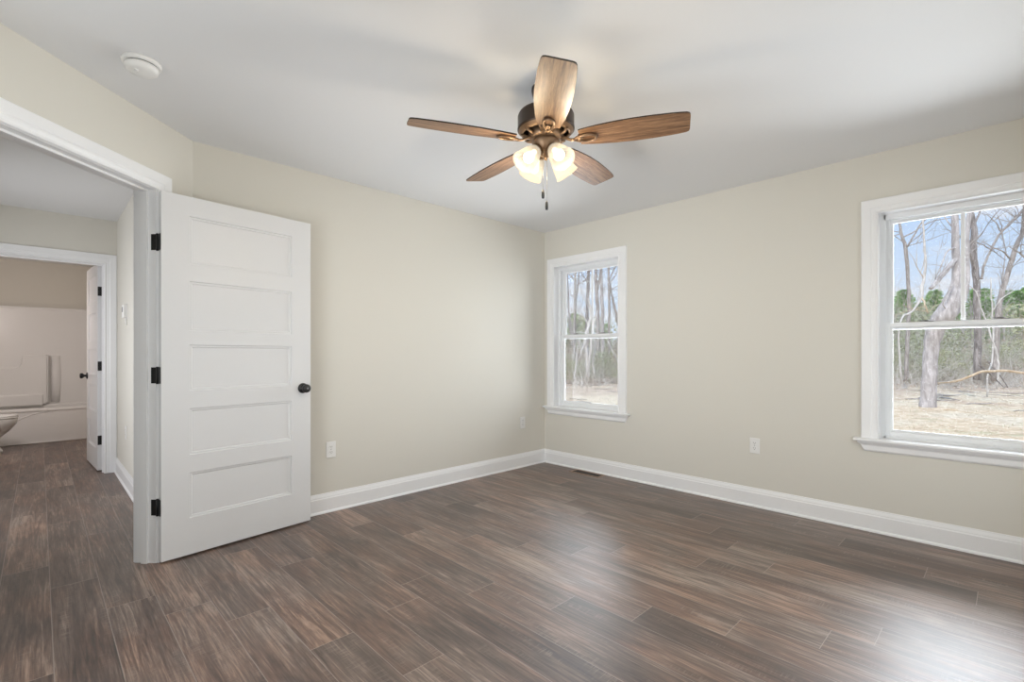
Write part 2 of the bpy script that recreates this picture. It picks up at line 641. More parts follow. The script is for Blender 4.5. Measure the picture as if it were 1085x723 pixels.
HX, HY = .542, 6.073
BX0, BX1 = -.335, .463                                    # bathroom door rough opening
bm = bmesh.new()
box(bm, HX, HX + .11, 3.58, HY, 0, CEIL)
struct('wall_hall_right', bm, M['paint'], 'pale hall wall with a thermostat beyond the bedroom doorway', 'wall')
bm = bmesh.new()
box(bm, -1.3, BX0, HY, HY + .12, 0, CEIL)
box(bm, BX1, HX + .11, HY, HY + .12, 0, CEIL)
box(bm, BX0, BX1, HY, HY + .12, 2.03, CEIL)
struct('wall_hall_back', bm, M['paint'], 'beige hall wall above the bathroom doorway', 'wall')
bm = bmesh.new()
box(bm, -1.4, -1.3, 2.0, HY + .12, 0, CEIL)
box(bm, -1.3, X0 - .12, 2.0, 2.12, 0, CEIL)
struct('wall_hall_left', bm, M['paint'], 'beige hall wall out of view on the left', 'wall')
bm = bmesh.new()
box(bm, -1.12, -1.0, HY + .12, 9.6, 0, CEIL)
box(bm, .60, .70, HY + .12, 9.6, 0, CEIL)
box(bm, -1.12, .70, 9.5, 9.6, 0, CEIL)
struct('wall_bath', bm, M['paint'], 'taupe bathroom walls above and around the tub', 'wall')

# baseboards
BB = [(0, 0), (.024, 0), (.023, .008), (.018, .014), (.014, .016), (.014, .102), (.0105, .108), (.0105, .114), (.008, .122), (.0045, .132), (.003, .14), (0, .14)]


def baseboard(name, a, b, inward, label):
    a, b, n = Vector(a), Vector(b), Vector(inward).normalized()
    bm = bmesh.new()
    ra = [bm.verts.new(a + n * p + Vector((0, 0, z))) for p, z in BB]
    rb = [bm.verts.new(b + n * p + Vector((0, 0, z))) for p, z in BB]
    for i in range(len(BB)):
        j = (i + 1) % len(BB)
        bm.faces.new((ra[i], ra[j], rb[j], rb[i]))
    bm.faces.new(ra)
    bm.faces.new(rb[::-1])
    return struct(name, bm, M['trim'], label, 'baseboard')


baseboard('baseboard_back', (.68, ROOM_Y, 0), (ROOM_X, ROOM_Y, 0), (0, -1, 0), 'white baseboard along the wall behind the open door')
baseboard('baseboard_right', (ROOM_X, Y0, 0), (ROOM_X, ROOM_Y, 0), (-1, 0, 0), 'white baseboard along the wall under both windows')
pa, pb = MD @ Vector((.01, 0, 0)), MD @ Vector((.165, 0, 0))
baseboard('baseboard_left', pa, pb, -DN, 'short white baseboard on the angled wall behind the door')
baseboard('baseboard_hall', (HX, 3.72, 0), (HX, HY - .018, 0), (-1, 0, 0), 'white baseboard along the pale hall wall')


def sweep_u(bm, prof, a0, a1, b0, b1, fmap):
    """mitred casing up, over and down; prof = (distance inward from the outer edge, height off the wall)"""
    cols = []
    for o, h in prof:
        cols.append([bm.verts.new(fmap(*p, h)) for p in ((a0 + o, b0), (a0 + o, b1 - o), (a1 - o, b1 - o), (a1 - o, b0))])
    for c, d in zip(cols, cols[1:] + cols[:1]):
        for i in range(3):
            bm.faces.new((c[i], c[i + 1], d[i + 1], d[i]))
    bm.faces.new([c[0] for c in cols])
    bm.faces.new([c[3] for c in cols][::-1])


CAS = [(0, 0), (0, .017), (.004, .020), (.050, .018), (.056, .0135), (.066, .0135), (.072, .0115), (.080, .0115), (.084, .015), (.089, .015), (.092, .010), (.092, 0)]

# bedroom door frame
t = thing('trim_1', 'white painted door frame around the bedroom doorway', 'door frame', MD @ Vector((.7, 0, 0)), 0, None, 'structure')
MDL = Matrix.Translation(-t.location) @ MD
bm = bmesh.new()
sweep_u(bm, CAS, J0 - .006 - .092, J1 + .006 + .092, 0, JH + .006 + .088, lambda a, b, h: MDL @ Vector((a, -h, b)))
obj('casing', bm, M['trim'], t)
bm = bmesh.new()
sweep_u(bm, CAS, J0 - .006 - .092, J1 + .006 + .092, 0, JH + .006 + .088, lambda a, b, h: MDL @ Vector((a, .12 + h, b)))
obj('casing', bm, M['trim'], t)
bm = bmesh.new()
box(bm, J0 - .02, J0, -.001, .121, 0, JH + .02, MDL)
box(bm, J1, J1 + .02, -.001, .121, 0, JH + .02, MDL)
box(bm, J0, J1, -.001, .121, JH, JH + .02, MDL)
obj('jamb', bm, M['trim'], t)
bm = bmesh.new()
box(bm, J0, J0 + .011, .041, .076, 0, JH - .011, MDL)
box(bm, J1 - .011, J1, .041, .076, 0, JH - .011, MDL)
box(bm, J0, J1, .041, .076, JH - .011, JH, MDL)
obj('door_stop', bm, M['trim'], t)


# doors
def panel_face(bm, x0, x1, z0, z1, y, s):
    """a sunk panel: two sloping rings and a flat field on the face at y; s = +1 sinks towards +y"""
    rings = []
    for ins, dep in ((0, 0), (.003, .0070), (.012, .0070), (.017, .0115)):
        rings.append([bm.verts.new((x, y + s * dep, z)) for x, z in ((x0 + ins, z0 + ins), (x1 - ins, z0 + ins), (x1 - ins, z1 - ins), (x0 + ins, z1 - ins))])
    for a, b in zip(rings[:-1], rings[1:]):
        for i in range(4):
            bm.faces.new((a[i], a[(i + 1) % 4], b[(i + 1) % 4], b[i]))
    bm.faces.new(rings[-1])


def door_leaf(w, h, th, panels, px0, px1):
    bm = bmesh.new()
    for y, s in ((0, 1), (th, -1)):
        zs = [0] + [q for p in panels for q in p] + [h]
        for i in range(0, len(zs), 2):
            bm.faces.new([bm.verts.new((x, y, z)) for x, z in ((px0, zs[i]), (px1, zs[i]), (px1, zs[i + 1]), (px0, zs[i + 1]))])
        for a, b in ((0, px0), (px1, w)):
            bm.faces.new([bm.verts.new((x, y, z)) for x, z in ((a, 0), (b, 0), (b, h), (a, h))])
        for z0, z1 in panels:
            panel_face(bm, px0, px1, z0, z1, y, s)
    for a, b in (((0, 0), (w, 0)), ((w, 0), (w, h)), ((w, h), (0, h)), ((0, h), (0, 0))):
        bm.faces.new([bm.verts.new(p) for p in ((a[0], 0, a[1]), (b[0], 0, b[1]), (b[0], th, b[1]), (a[0], th, a[1]))])
    bmesh.ops.remove_doubles(bm, verts=bm.verts, dist=1e-5)
    return bm


def knob_bm(mat):
    bm = bmesh.new()
    lathe(bm, [(0, 0), (.034, 0), (.034, .006), (.030, .010), (.013, .011), (.012, .026), (.020, .032), (.0275, .041), (.0285, .050), (.0265, .058), (.021, .062), (0, .063)], 28, mat)
    return bm


PANELS = [(.205, .463), (.563, .826), (.926, 1.187), (1.266, 1.548), (1.644, 1.916)]
LZ = .012


def make_door(name, label, loc, rz, w, px0, px1, knob_x, hinge_dir, pin_y):
    d = thing(name, label, 'door', loc, rz, None, 'structure')
    obj('door_leaf', door_leaf(w, 2.026, .035, PANELS, px0, px1), M['door'], d)
    for s in (0, 1):
        mt = Matrix.Translation((knob_x, .035 * s, .905)) @ Matrix.Rotation(-PI / 2 if s else PI / 2, 4, 'X')
        kb = obj('door_knob', knob_bm(mt), M['black'], d)
        if not s:
            bm = bmesh.new()
            lathe(bm, [(0, 0), (.007, 0), (.006, .0012), (0, .0014)], 14, Matrix.Translation((knob_x, -.0625, .905)) @ Matrix.Rotation(PI / 2, 4, 'X'))
            obj('lock_button', bm, M['grey'], kb)
    for z in (.293, 1.018, 1.749):
        bm = bmesh.new()
        bevbox(bm, -.0035, -.0003, .004, .0345, z - .045, z + .045, .0012, 1)
        pin = Vector((-.006, pin_y, z))
        lathe(bm, [(0, -.047), (.0065, -.047), (.0065, .047), (0, .047)], 14, Matrix.Translation(pin))
        ang = math.atan2(hinge_dir.y, hinge_dir.x)
        bevbox(bm, .004, .036, -.0015, .0015, -.045, .045, .0012, 1, Matrix.Translation(pin) @ Matrix.Rotation(ang, 4, 'Z'))
        obj('hinge', bm, M['black'], d)
    return d


dang = math.atan2(.135, .991)
dn_local = Matrix.Rotation(-dang, 3, 'Z') @ DN
make_door('door_1', 'white five-panel bedroom door standing open against the back wall', (.474, 3.218, LZ), dang, .862, .136, .730, .806, dn_local, .0405)

# ------------------------------------------------------------------ windows


def make_window(n, label):
    yc = WIN_Y[n]
    w = thing('window_%d' % n, label, 'window', (ROOM_X, yc, WZ0), 0, None, 'structure')
    H, A = WZ1 - WZ0, WHALF
    bm = bmesh.new()
    sweep_u(bm, CAS, -A - .086, A + .086, .004, H + .086 + .006, lambda a, b, h: Vector((-h, a, b)))
    obj('casing', bm, M['trim'], w)
    bm = bmesh.new()                                      # lining of the opening
    for s in (-1, 1):
        box(bm, -.001, .15, s * A, s * (A + .015), -.015, H + .015)
    box(bm, -.001, .15, -A, A, H, H + .015)
    obj('jamb', bm, M['trim'], w)
    bm = bmesh.new()                                      # stool with horns and a rounded nose
    bevbox(bm, -.052, -.0005, -A - .125, A + .125, -.016, .004, .006, 3)
    box(bm, -.002, .150, -A, A, -.016, .003)
    obj('stool', bm, M['trim'], w)
    bm = bmesh.new()                                      # apron, moulded below, ends cut back
    pr = [(0, -.016), (-.030, -.017), (-.028, -.028), (-.020, -.036), (-.016, -.044), (-.016, -.070), (-.013, -.076), (-.008, -.082), (0, -.084)]
    ra = [bm.verts.new((x, -A - .085 - (.02 if z > -.03 else 0) + .012 * (z < -.06), z)) for x, z in pr]
    rb = [bm.verts.new((x, A + .085 + (.02 if z > -.03 else 0) - .012 * (z < -.06), z)) for x, z in pr]
    for i in range(len(pr)):
        j = (i + 1) % len(pr)
        bm.faces.new((ra[i], ra[j], rb[j], rb[i]))
    bm.faces.new(ra)
    bm.faces.new(rb[::-1])
    obj('apron', bm, M['trim'], w)
    bm = bmesh.new()                                      # fixed vinyl frame with its tracks
    for s in (-1, 1):
        ys = sorted((s * A, s * (A - .022)))
        box(bm, .070, .148, *ys, .003, H)
        ys = sorted((s * (A - .022), s * (A - .030)))
        box(bm, .070, .076, *ys, .003, H)
        box(bm, .1085, .1125, *ys, .003, H)
        box(bm, .144, .148, *ys, .003, H)
    box(bm, .070, .148, -A + .022, A - .022, H - .022, H)
    box(bm, .070, .076, -A + .022, A - .022, H - .032, H - .022)
    box(bm, .070, .148, -A + .022, A - .022, .003, .016)
    obj('window_frame', bm, M['vinyl'], w)

    def sash(nm, x0, x1, z0, z1, st, bot, top, mullion):
        bd = .012                                         # sloping glazing bead all round the glass
        st, bot, top = st - bd, bot - bd, top - bd
        bm = bmesh.new()
        ya = A - .025
        for s in (-1, 1):
            ys = sorted((s * ya, s * (ya - st)))
            bevbox(bm, x0, x1, *ys, z0, z1, .003, 1)
        bevbox(bm, x0, x1, -ya + st, ya - st, z0, z0 + bot, .003, 1)
        bevbox(bm, x0, x1, -ya + st, ya - st, z1 - top, z1, .003, 1)
        xm = (x0 + x1) / 2
        loops = []
        for o_, x_ in ((-.001, x0 + .003), (bd, xm - .003), (bd, xm + .003), (-.001, x1 - .003)):
            loops.append([bm.verts.new((x_, sy * (ya - st - o_), zz)) for sy, zz in ((-1, z0 + bot + o_), (1, z0 + bot + o_), (1, z1 - top - o_), (-1, z1 - top - o_))])
        for a_, b_ in zip(loops, loops[1:] + loops[:1]):
            for i in range(4):
                bm.faces.new((a_[i], a_[(i + 1) % 4], b_[(i + 1) % 4], b_[i]))
        so = obj(nm, bm, M['vinyl'], w)
        st, bot, top = st + bd, bot + bd, top + bd
        yy = ya - st
        if mullion:
            bm = bmesh.new()
            bevbox(bm, xm - .0055, xm + .0055, -.0105, .0105, z0 + bot - .002, z1 - top + .002, .004, 2)
            obj('glazing_bar', bm, M['vinyl'], so)
            ranges = ((-yy - .004, -.004), (.004, yy + .004))
        else:
            ranges = ((-yy - .004, yy + .004),)
        for a, b in ranges:
            bm = bmesh.new()
            box(bm, xm - .002, xm + .002, a, b, z0 + bot - .004, z1 - top + .004)
            obj('pane', bm, M['glass'], so)
        return so
    sash('upper_sash', .113, .143, .705, H - .024, .038, .038, .030, True)
    lo = sash('lower_sash', .077, .108, .016, .748, .040, .044, .040, False)
    for s in (-1, 1):
        bm = bmesh.new()
        bevbox(bm, .080, .104, s * .165 - .035, s * .165 + .035, .748, .753, .002, 1)
        lathe(bm, [(0, .753), (.011, .753), (.010, .760), (0, .761)], 14, Matrix.Translation((.093, s * .165, 0)))
        bevbox(bm, .088, .097, s * .165 - .006, s * .165 + .040, .755, .760, .002, 1)
        obj('sash_lock', bm, M['lock'], lo)
    return w


make_window(1, 'white double-hung window nearest the room corner, shown whole')
make_window(2, 'white double-hung window cut off by the right edge of the photo')

# ------------------------------------------------------------------ ceiling fan
FAN = Vector((1.763, 1.570, CEIL))
fan = thing('ceiling_fan', 'bronze ceiling fan with five oak blades and four lit frosted lamps', 'ceiling fan', FAN)
bm = bmesh.new()
lathe(bm, [(0, 0), (.069, 0), (.070, -.012), (.064, -.040), (.045, -.056), (.020, -.060), (0, -.060)], 40)
obj('canopy', bm, M['bronze'], fan)
bm = bmesh.new()
lathe(bm, [(0, -.055), (.0135, -.055), (.0135, -.112), (.030, -.114), (.030, -.122), (0, -.122)], 20)
obj('downrod', bm, M['bronze'], fan)
bm = bmesh.new()
lathe(bm, [(0, -.112), (.060, -.113), (.110, -.118), (.131, -.127), (.137, -.140), (.137, -.196), (.1385, -.199), (.1385, -.204), (.133, -.209)], 56, None, False)
obj('motor_housing', bm, M['bronze'], fan)
bm = bmesh.new()                                          # vented underside: hub ring, outer ring and spokes between them
lathe(bm, [(.134, -.207), (.122, -.222), (.112, -.228), (.112, -.222), (.128, -.207)], 56, None, False)
lathe(bm, [(0, -.205), (.075, -.205), (.085, -.215), (.085, -.240), (.078, -.252), (0, -.252)], 48)
for i in range(10):
    a = 2 * PI * (i + .5) / 10 + math.radians(153.8)
    tube(bm, [(.08 * math.cos(a), .08 * math.sin(a), -.238), (.10 * math.cos(a + .06), .10 * math.sin(a + .06), -.236), (.118 * math.cos(a - .04), .118 * math.sin(a - .04), -.222)], [.010, .007, .009], 8)
obj('housing_underside', bm, M['bronze_light'], fan)
PHI0 = math.radians(153.8)


def blade_mesh():
    """local: x outward, y sideways, z up; centre line at z = 0"""
    bm = bmesh.new()
    cs = [(.165, .051), (.19, .057), (.25, .067), (.33, .0755), (.42, .079), (.50, .078), (.57, .0745), (.62, .070), (.645, .066), (.6545, .061), (.659, .052), (.660, .040)]
    th = .0032
    rows = []
    for x, w in cs:
        rows.append([(x, y) for y in (-w, -w * .5, 0, w * .5, w)])
    top = [[bm.verts.new((x, y, th)) for x, y in r] for r in rows]
    bot = [[bm.verts.new((x, y, -th)) for x, y in r] for r in rows]
    nr, ncol = len(rows), 5
    for i in range(nr - 1):
        for j in range(ncol - 1):
            bm.faces.new((top[i][j], top[i + 1][j], top[i + 1][j + 1], top[i][j + 1])).material_index = 1
            bm.faces.new((bot[i][j], bot[i][j + 1], bot[i + 1][j + 1], bot[i + 1][j]))
    loop_t = [top[i][0] for i in range(nr)] + top[-1][1:] + [top[i][-1] for i in range(nr - 2, -1, -1)] + top[0][-2:0:-1]
    loop_b = [bot[i][0] for i in range(nr)] + bot[-1][1:] + [bot[i][-1] for i in range(nr - 2, -1, -1)] + bot[0][-2:0:-1]
    for i in range(len(loop_t)):
        j = (i + 1) % len(loop_t)
        bm.faces.new((loop_t[i], loop_b[i], loop_b[j], loop_t[j])).material_index = 1
    return bm


def iron_mesh():
    bm = bmesh.new()
    # arm from the hub to a flat oval loop screwed under the blade
    tube(bm, [(.074, 0, .012), (.10, 0, .002), (.125, 0, -.010), (.150, 0, -.012)], [.013, .011, .010, .012], 10, squash=.55)
    lp = [(.193 + .050 * math.cos(2 * PI * i / 28), (.024 + .006 * math.cos(2 * PI * i / 28)) * math.sin(2 * PI * i / 28), -.010) for i in range(28)]
    tube(bm, lp, .0062, 8, closed=True)
    tube(bm, [(.155, 0, -.010), (.172, 0, -.008), (.186, 0, -.007)], [.009, .012, .004], 8, squash=.5)
    for x, y in ((.243, 0), (.165, .02), (.165, -.02)):
        lathe(bm, [(0, -.016), (.004, -.015), (.005, -.010), (.005, -.003), (0, -.003)], 10, Matrix.Translation((x, y, 0)))
    return bm


b0 = None
for i in range(5):
    if b0 is None:
        b0 = obj('fan_blade', blade_mesh(), [M['blade'], M['blade_edge']], fan)
        obj('blade_iron', iron_mesh(), M['bronze_light'], b0)
        b = b0
    else:
        b = copy_tree(b0, fan)
    b.location = (0, 0, -.259)
    b.rotation_mode = 'XYZ'
    an = PHI0 + i * 2 * PI / 5
    b.rotation_euler = (Matrix.Rotation(an, 3, 'Z') @ Matrix.Rotation(math.radians(-12), 3, 'X')).to_euler()

bm = bmesh.new()
lathe(bm, [(0, -.250), (.058, -.250), (.066, -.258), (.067, -.272), (.060, -.284), (.054, -.300), (.040, -.312), (.030, -.316), (.028, -.326), (.018, -.334), (.007, -.340), (.009, -.348), (0, -.353)], 40)
obj('light_kit', bm, M['bronze_light'], fan)
CAMDIR = math.atan2(-1.570, -1.763)                       # from the fan towards the camera
SH = [(.0265, 0), (.0295, .006), (.034, .014), (.042, .034), (.048, .058), (.052, .080), (.0565, .102), (.0605, .112)]


def shade_bm():
    bm = bmesh.new()
    prof = SH + [(r - .0025, z - .0008) for r, z in SH[::-1]]
    lathe(bm, prof, 36, None, False)
    return bm


def bulb_bm():
    bm = bmesh.new()
    lathe(bm, [(0, .012), (.012, .014), (.013, .030), (.021, .046), (.0265, .060), (.026, .072), (.018, .084), (0, .089)], 24)
    return bm


sh0 = None
for dphi in (37, 127, 217, 307):
    a = CAMDIR + math.radians(dphi)
    rad = Vector((math.cos(a), math.sin(a), 0))
    tilt = math.radians(44)
    ax = (rad * math.sin(tilt) + Vector((0, 0, -1)) * math.cos(tilt)).normalized()
    start = rad * .056 + Vector((0, 0, -.312))
    bm = bmesh.new()
    tube(bm, [rad * .04 + Vector((0, 0, -.283)), rad * .056 + Vector((0, 0, -.290)), start - ax * .004], [.010, .010, .011], 10)
    q = ax.to_track_quat('Z', 'Y')
    mt = Matrix.Translation(start) @ q.to_matrix().to_4x4()
    lathe(bm, [(0, -.012), (.020, -.010), (.0285, .0), (.0285, .010), (.027, .010)], 24, mt, False)
    obj('lamp_holder', bm, M['bronze_light'], fan)
    if sh0 is None:
        sh0 = obj('lamp_shade', shade_bm(), M['shade'], fan)
        obj('bulb', bulb_bm(), M['bulb'], sh0)
        s = sh0
    else:
        s = copy_tree(sh0, fan)
    s.rotation_mode = 'XYZ'
    s.location = start
    s.rotation_euler = q.to_euler()
    ld = bpy.data.lights.new('bulb_light', 'POINT')
    ld.energy = BULB_E
    ld.color = (1, .85, .64)
    ld.shadow_soft_size = .028
    lo = bpy.data.objects.new('bulb_light', ld)
    COL.objects.link(lo)
    lo.location = FAN + start + ax * .098
right = Vector((-math.sin(CAMDIR), math.cos(CAMDIR), 0))
for off, zend in ((-.014, 1.895), (.004, 1.840)):
    side = Vector((AX, -AZ, 0)).normalized()
    p = side * off + Vector((math.cos(CAMDIR), math.sin(CAMDIR), 0)) * .03
    zt, ze = -.318, zend - CEIL
    bm = bmesh.new()
    tube(bm, [p + Vector((0, 0, zt)), p + Vector((0, 0, (zt + ze) / 2)), p + Vector((0, 0, ze + .03))], .0013, 6)
    ch = obj('pull_chain', bm, M['chain'], fan)
    bm = bmesh.new()
    lathe(bm, [(0, ze + .044), (.003, ze + .042), (.0065, ze + .032), (.0075, ze + .012), (.006, ze), (0, ze - .002)], 14, Matrix.Translation(p))
    obj('chain_fob', bm, M['black'], ch)

# ------------------------------------------------------------------ small fittings in the bedroom
sd = thing('smoke_detector', 'round white smoke detector on the ceiling above the bedroom doorway', 'smoke detector', (.325, 2.680, CEIL))
bm = bmesh.new()
lathe(bm, [(0, 0), (.073, 0), (.074, -.004), (.072, -.014), (.066, -.016), (0, -.016)], 44)
obj('base_plate', bm, M['plastic'], sd)
bm = bmesh.new()
lathe(bm, [(0, -.016), (.060, -.016), (.060, -.0195), (0, -.0195)], 44)
obj('vent_gap', bm, M['dark'], sd)
bm = bmesh.new()
lathe(bm, [(0, -.0195), (.062, -.0195), (.062, -.028), (.058, -.040), (.050, -.046), (.030, -.050), (0, -.051)], 44)
body = obj('detector_body', bm, M['plastic'], sd)
bm = bmesh.new()
lathe(bm, [(0, -.049), (.009, -.049), (.008, -.0535), (0, -.054)], 16, Matrix.Translation((-.022, -.018, .001)))
obj('test_button', bm, M['plastic'], body)


def outlet_parts(o):
    """local: faces -y"""
    bm = bmesh.new()
    bevbox(bm, -.0355, .0355, -.0065, 0, -.058, .058, .003, 2)
    obj('cover_plate', bm, M['plastic'], o)
    for s in (-1, 1):
        bm = bmesh.new()
        pr = []
        for i in range(24):
            a = 2 * PI * i / 24
            pr.append((.0172 * math.cos(a), s * .0197 + max(-.0125, min(.0125, .0172 * math.sin(a)))))
        prism(bm, pr, -.0085, -.006)
        r = obj('receptacle', bm, M['plastic'], o)
        bm = bmesh.new()
        for x, hh_ in ((-.0064, .0042), (.0064, .0034)):
            box(bm, x - .0011, x + .0011, -.0089, -.0080, s * .0197 + .0035 - hh_, s * .0197 + .0035 + hh_)
        lathe(bm, [(0, 0), (.0024, 0), (.0024, .0009), (0, .0009)], 10, Matrix.Translation((0, -.0080, s * .0197 - .0075)) @ Matrix.Rotation(PI / 2, 4, 'X'))
        obj('socket_slots', bm, M['dark'], r)
    bm = bmesh.new()
    lathe(bm, [(0, 0), (.003, 0), (.0025, .001), (0, .0012)], 10, Matrix.Translation((0, -.0064, 0)) @ Matrix.Rotation(PI / 2, 4, 'X'))
    obj('screw', bm, M['grey'], o)


o1 = thing('wall_outlet', 'white wall outlet just right of the open bedroom door', 'outlet', (1.523, ROOM_Y, .450), 0, 'bedroom wall outlets')
outlet_parts(o1)
o2 = copy_tree(o1)
o2.location = (3.520, ROOM_Y, .450)
o2['label'] = 'white wall outlet near the room corner beside the first window'
o3 = copy_tree(o1)
o3.location = (ROOM_X, 1.331, .457)
o3.rotation_euler = (0, 0, PI / 2 * -1)
o3['label'] = 'white wall outlet on the wall between the two windows'
o4 = copy_tree(o1)
o4.location = (HX, 5.36, .465)
o4.rotation_euler = (0, 0, -PI / 2)
o4['label'] = 'white wall outlet low on the hall wall below the thermostat'
del o4['group']

vt = thing('floor_vent', 'brown metal floor register beside the baseboard under the small window', 'vent', (3.762, 2.822, 0))
bm = bmesh.new()
for a in ((-.062, -.045, -.170, .170), (.045, .062, -.170, .170), (-.045, .045, -.170, -.152), (-.045, .045, .152, .170)):
    bevbox(bm, a[0], a[1], a[2], a[3], .0005, .005, .002, 1)
obj('vent_frame', bm, M['register'], vt)
bm = bmesh.new()
box(bm, -.045, .045, -.152, .152, .0003, .0010)
obj('vent_well', bm, M['dark'], vt)
bm = bmesh.new()
for i in range(15):
    y = -.140 + i * .020
    box(bm, -.045, .045, y - .003, y + .003, .0012, .0035)
box(bm, -.003, .003, -.152, .152, .0015, .0042)
obj('vent_louvers', bm, M['bronze'], vt)

th = thing('thermostat', 'small white thermostat high on the pale hall wall', 'thermostat', (HX, 5.34, 1.515), -PI / 2)
bm = bmesh.new()
bevbox(bm, -.060, .060, -.007, 0, -.066, .066, .003, 2)
obj('back_plate', bm, M['plastic'], th)
bm = bmesh.new()
bevbox(bm, -.052, .052, -.030, -.007, -.056, .058, .006, 3)
bo = obj('thermostat_body', bm, M['plastic'], th)
bm = bmesh.new()
box(bm, -.034, .034, -.0306, -.0295, -.004, .038)
obj('display', bm, M['grey'], bo)
bm = bmesh.new()
tube(bm, [(.048, -.006, -.060), (.052, -.010, -.080), (.052, -.008, -.105), (.050, -.006, -.122)], [.006, .006, .005, .003], 8)
obj('cable_stub', bm, M['plastic'], th)

# ------------------------------------------------------------------ bathroom doorway, door, tub and toilet
t2 = thing('trim_2', 'white door frame around the bathroom doorway at the hall end', 'door frame', (0, HY, 0), 0, None, 'structure')
b0x, b1x, bh = BX0 + .018, BX1 - .018, 2.012
bm = bmesh.new()
sweep_u(bm, CAS, b0x - .095, b1x + .095, 0, bh + .095, lambda a, b, h: Vector((a, -h, b)))
obj('casing', bm, M['trim'], t2)
bm = bmesh.new()
box(bm, BX0, b0x, -.001, .121, 0, bh + .018)
box(bm, b1x, BX1, -.001, .121, 0, bh + .018)
box(bm, b0x, b1x, -.001, .121, bh, bh + .018)
obj('jamb', bm, M['trim'], t2)
bm = bmesh.new()
box(bm, b0x, b0x + .011, .045, .080, 0, bh - .011)
box(bm, b1x - .011, b1x, .045, .080, 0, bh - .011)
box(bm, b0x, b1x, .045, .080, bh - .011, bh)
obj('door_stop', bm, M['trim'], t2)

bang = math.radians(93.2)
make_door('door_2', 'white panelled bathroom door standing open at the end of the hall', (.441, 6.200, LZ), bang, .735, .120, .615, .675, Matrix.Rotation(-bang, 3, 'Z') @ Vector((0, -1, 0)), -.0055)

TY = 8.712
tb = thing('bathtub', 'white fibreglass tub with moulded shower surround in the bathroom', 'bathtub', (-.16, TY, 0))
TX0, TX1 = -.835, .755
bm = bmesh.new()                                          # tub: apron, rim and basin
bevbox(bm, TX0, TX1, 0, .09, 0, .440, .02, 3)
bevbox(bm, TX0, TX1, -.012, .10, .405, .445, .014, 3)
bevbox(bm, TX0, TX1, .66, .735, .2, .445, .014, 3)
bevbox(bm, TX0, TX0 + .10, .02, .72, .2, .445, .014, 3)
bevbox(bm, TX1 - .10, TX1, .02, .72, .2, .445, .014, 3)
box(bm, TX0, TX1, .05, .72, .06, .10)
arc = [(-.20 + .02 * i, -.001, .20 + .20 * math.sin(min(1, i / 22) * PI / 2)) for i in range(23)]
tube(bm, arc, .006, 6)
obj('tub_body', bm, M['tub'], tb)
bm = bmesh.new()
tube(bm, [(TX0, -.004, .008), (TX1, -.004, .008)], .010, 8)
obj('caulk_bead', bm, M['tub'], tb)
bm = bmesh.new()
box(bm, TX0, TX1, .725, .780, .44, 1.80)
bevbox(bm, TX0, TX1, .715, .775, 1.772, 1.80, .008, 2)
box(bm, TX1 - .04, TX1, .0, .725, .44, 1.80)
box(bm, TX0, TX0 + .04, .0, .725, .44, 1.80)
pn = obj('surround_panel', bm, M['tub'], tb)
bm = bmesh.new()                                          # raised soap shelf with its stepped top edge
b = bmesh.new()
sx = .16
poly = [(TX0 + .04, .46), (.088 + sx, .46), (.088 + sx, 1.148), (-.150 + sx, 1.148), (-.172 + sx, 1.138), (-.182 + sx, 1.115), (-.190 + sx, 1.02), (-.205 + sx, .992), (-.235 + sx, .978), (TX0 + .04, .978)]
prism(b, poly, .610, .73)
bmesh.ops.recalc_face_normals(b, faces=b.faces)
bmesh.ops.bevel(b, geom=list(b.edges), offset=.02, segments=3, affect='EDGES')
merge(bm, b)
bevbox(bm, TX0 + .04, .088 + sx - .05, .585, .66, .44, .60, .02, 3)
tube(bm, [(.165 + sx, .742, .47), (.172 + sx, .740, .8), (.165 + sx, .742, 1.12)], [.05, .055, .05], 16)
obj('soap_shelf', bm, M['tub'], pn)

tl = thing('toilet', 'white toilet bowl at the left edge in front of the tub', 'toilet', (-.495, 8.17, 0))
bm = bmesh.new()


def oval_loft(bm, secs, n=36):
    rings = []
    for cx_, rx, ry, z in secs:
        rings.append([bm.verts.new((cx_ + rx * math.cos(2 * PI * i / n) * (1.0 if math.cos(2 * PI * i / n) > 0 else .85), ry * math.sin(2 * PI * i / n), z)) for i in range(n)])
    for a, b in zip(rings[:-1], rings[1:]):
        for i in range(n):
            j = (i + 1) % n
            bm.faces.new((a[i], a[j], b[j], b[i])).smooth = True
    bm.faces.new(rings[0])
    bm.faces.new(rings[-1][::-1])


oval_loft(bm, [(-.02, .215, .115, 0), (-.02, .21, .11, .03), (-.03, .185, .095, .10), (-.02, .19, .105, .18), (.02, .225, .14, .25), (.03, .275, .175, .33), (.03, .285, .182, .385), (.03, .283, .18, .395)])
obj('toilet_bowl', bm, M['porcelain'], tl)
bm = bmesh.new()
oval_loft(bm, [(.03, .280, .180, .396), (.03, .290, .187, .402), (.03, .290, .187, .414), (.03, .284, .183, .418)])
obj('toilet_seat', bm, M['porcelain'], tl)
bm = bmesh.new()
oval_loft(bm, [(.03, .284, .183, .419), (.03, .289, .186, .424), (.03, .286, .184, .436), (.03, .26, .16, .442)])
obj('toilet_lid', bm, M['porcelain'], tl)
bm = bmesh.new()
bevbox(bm, -.44, -.24, -.20, .20, .38, .74, .025, 3)
bevbox(bm, -.45, -.23, -.21, .21, .735, .77, .012, 3)
obj('tank', bm, M['porcelain'], tl)

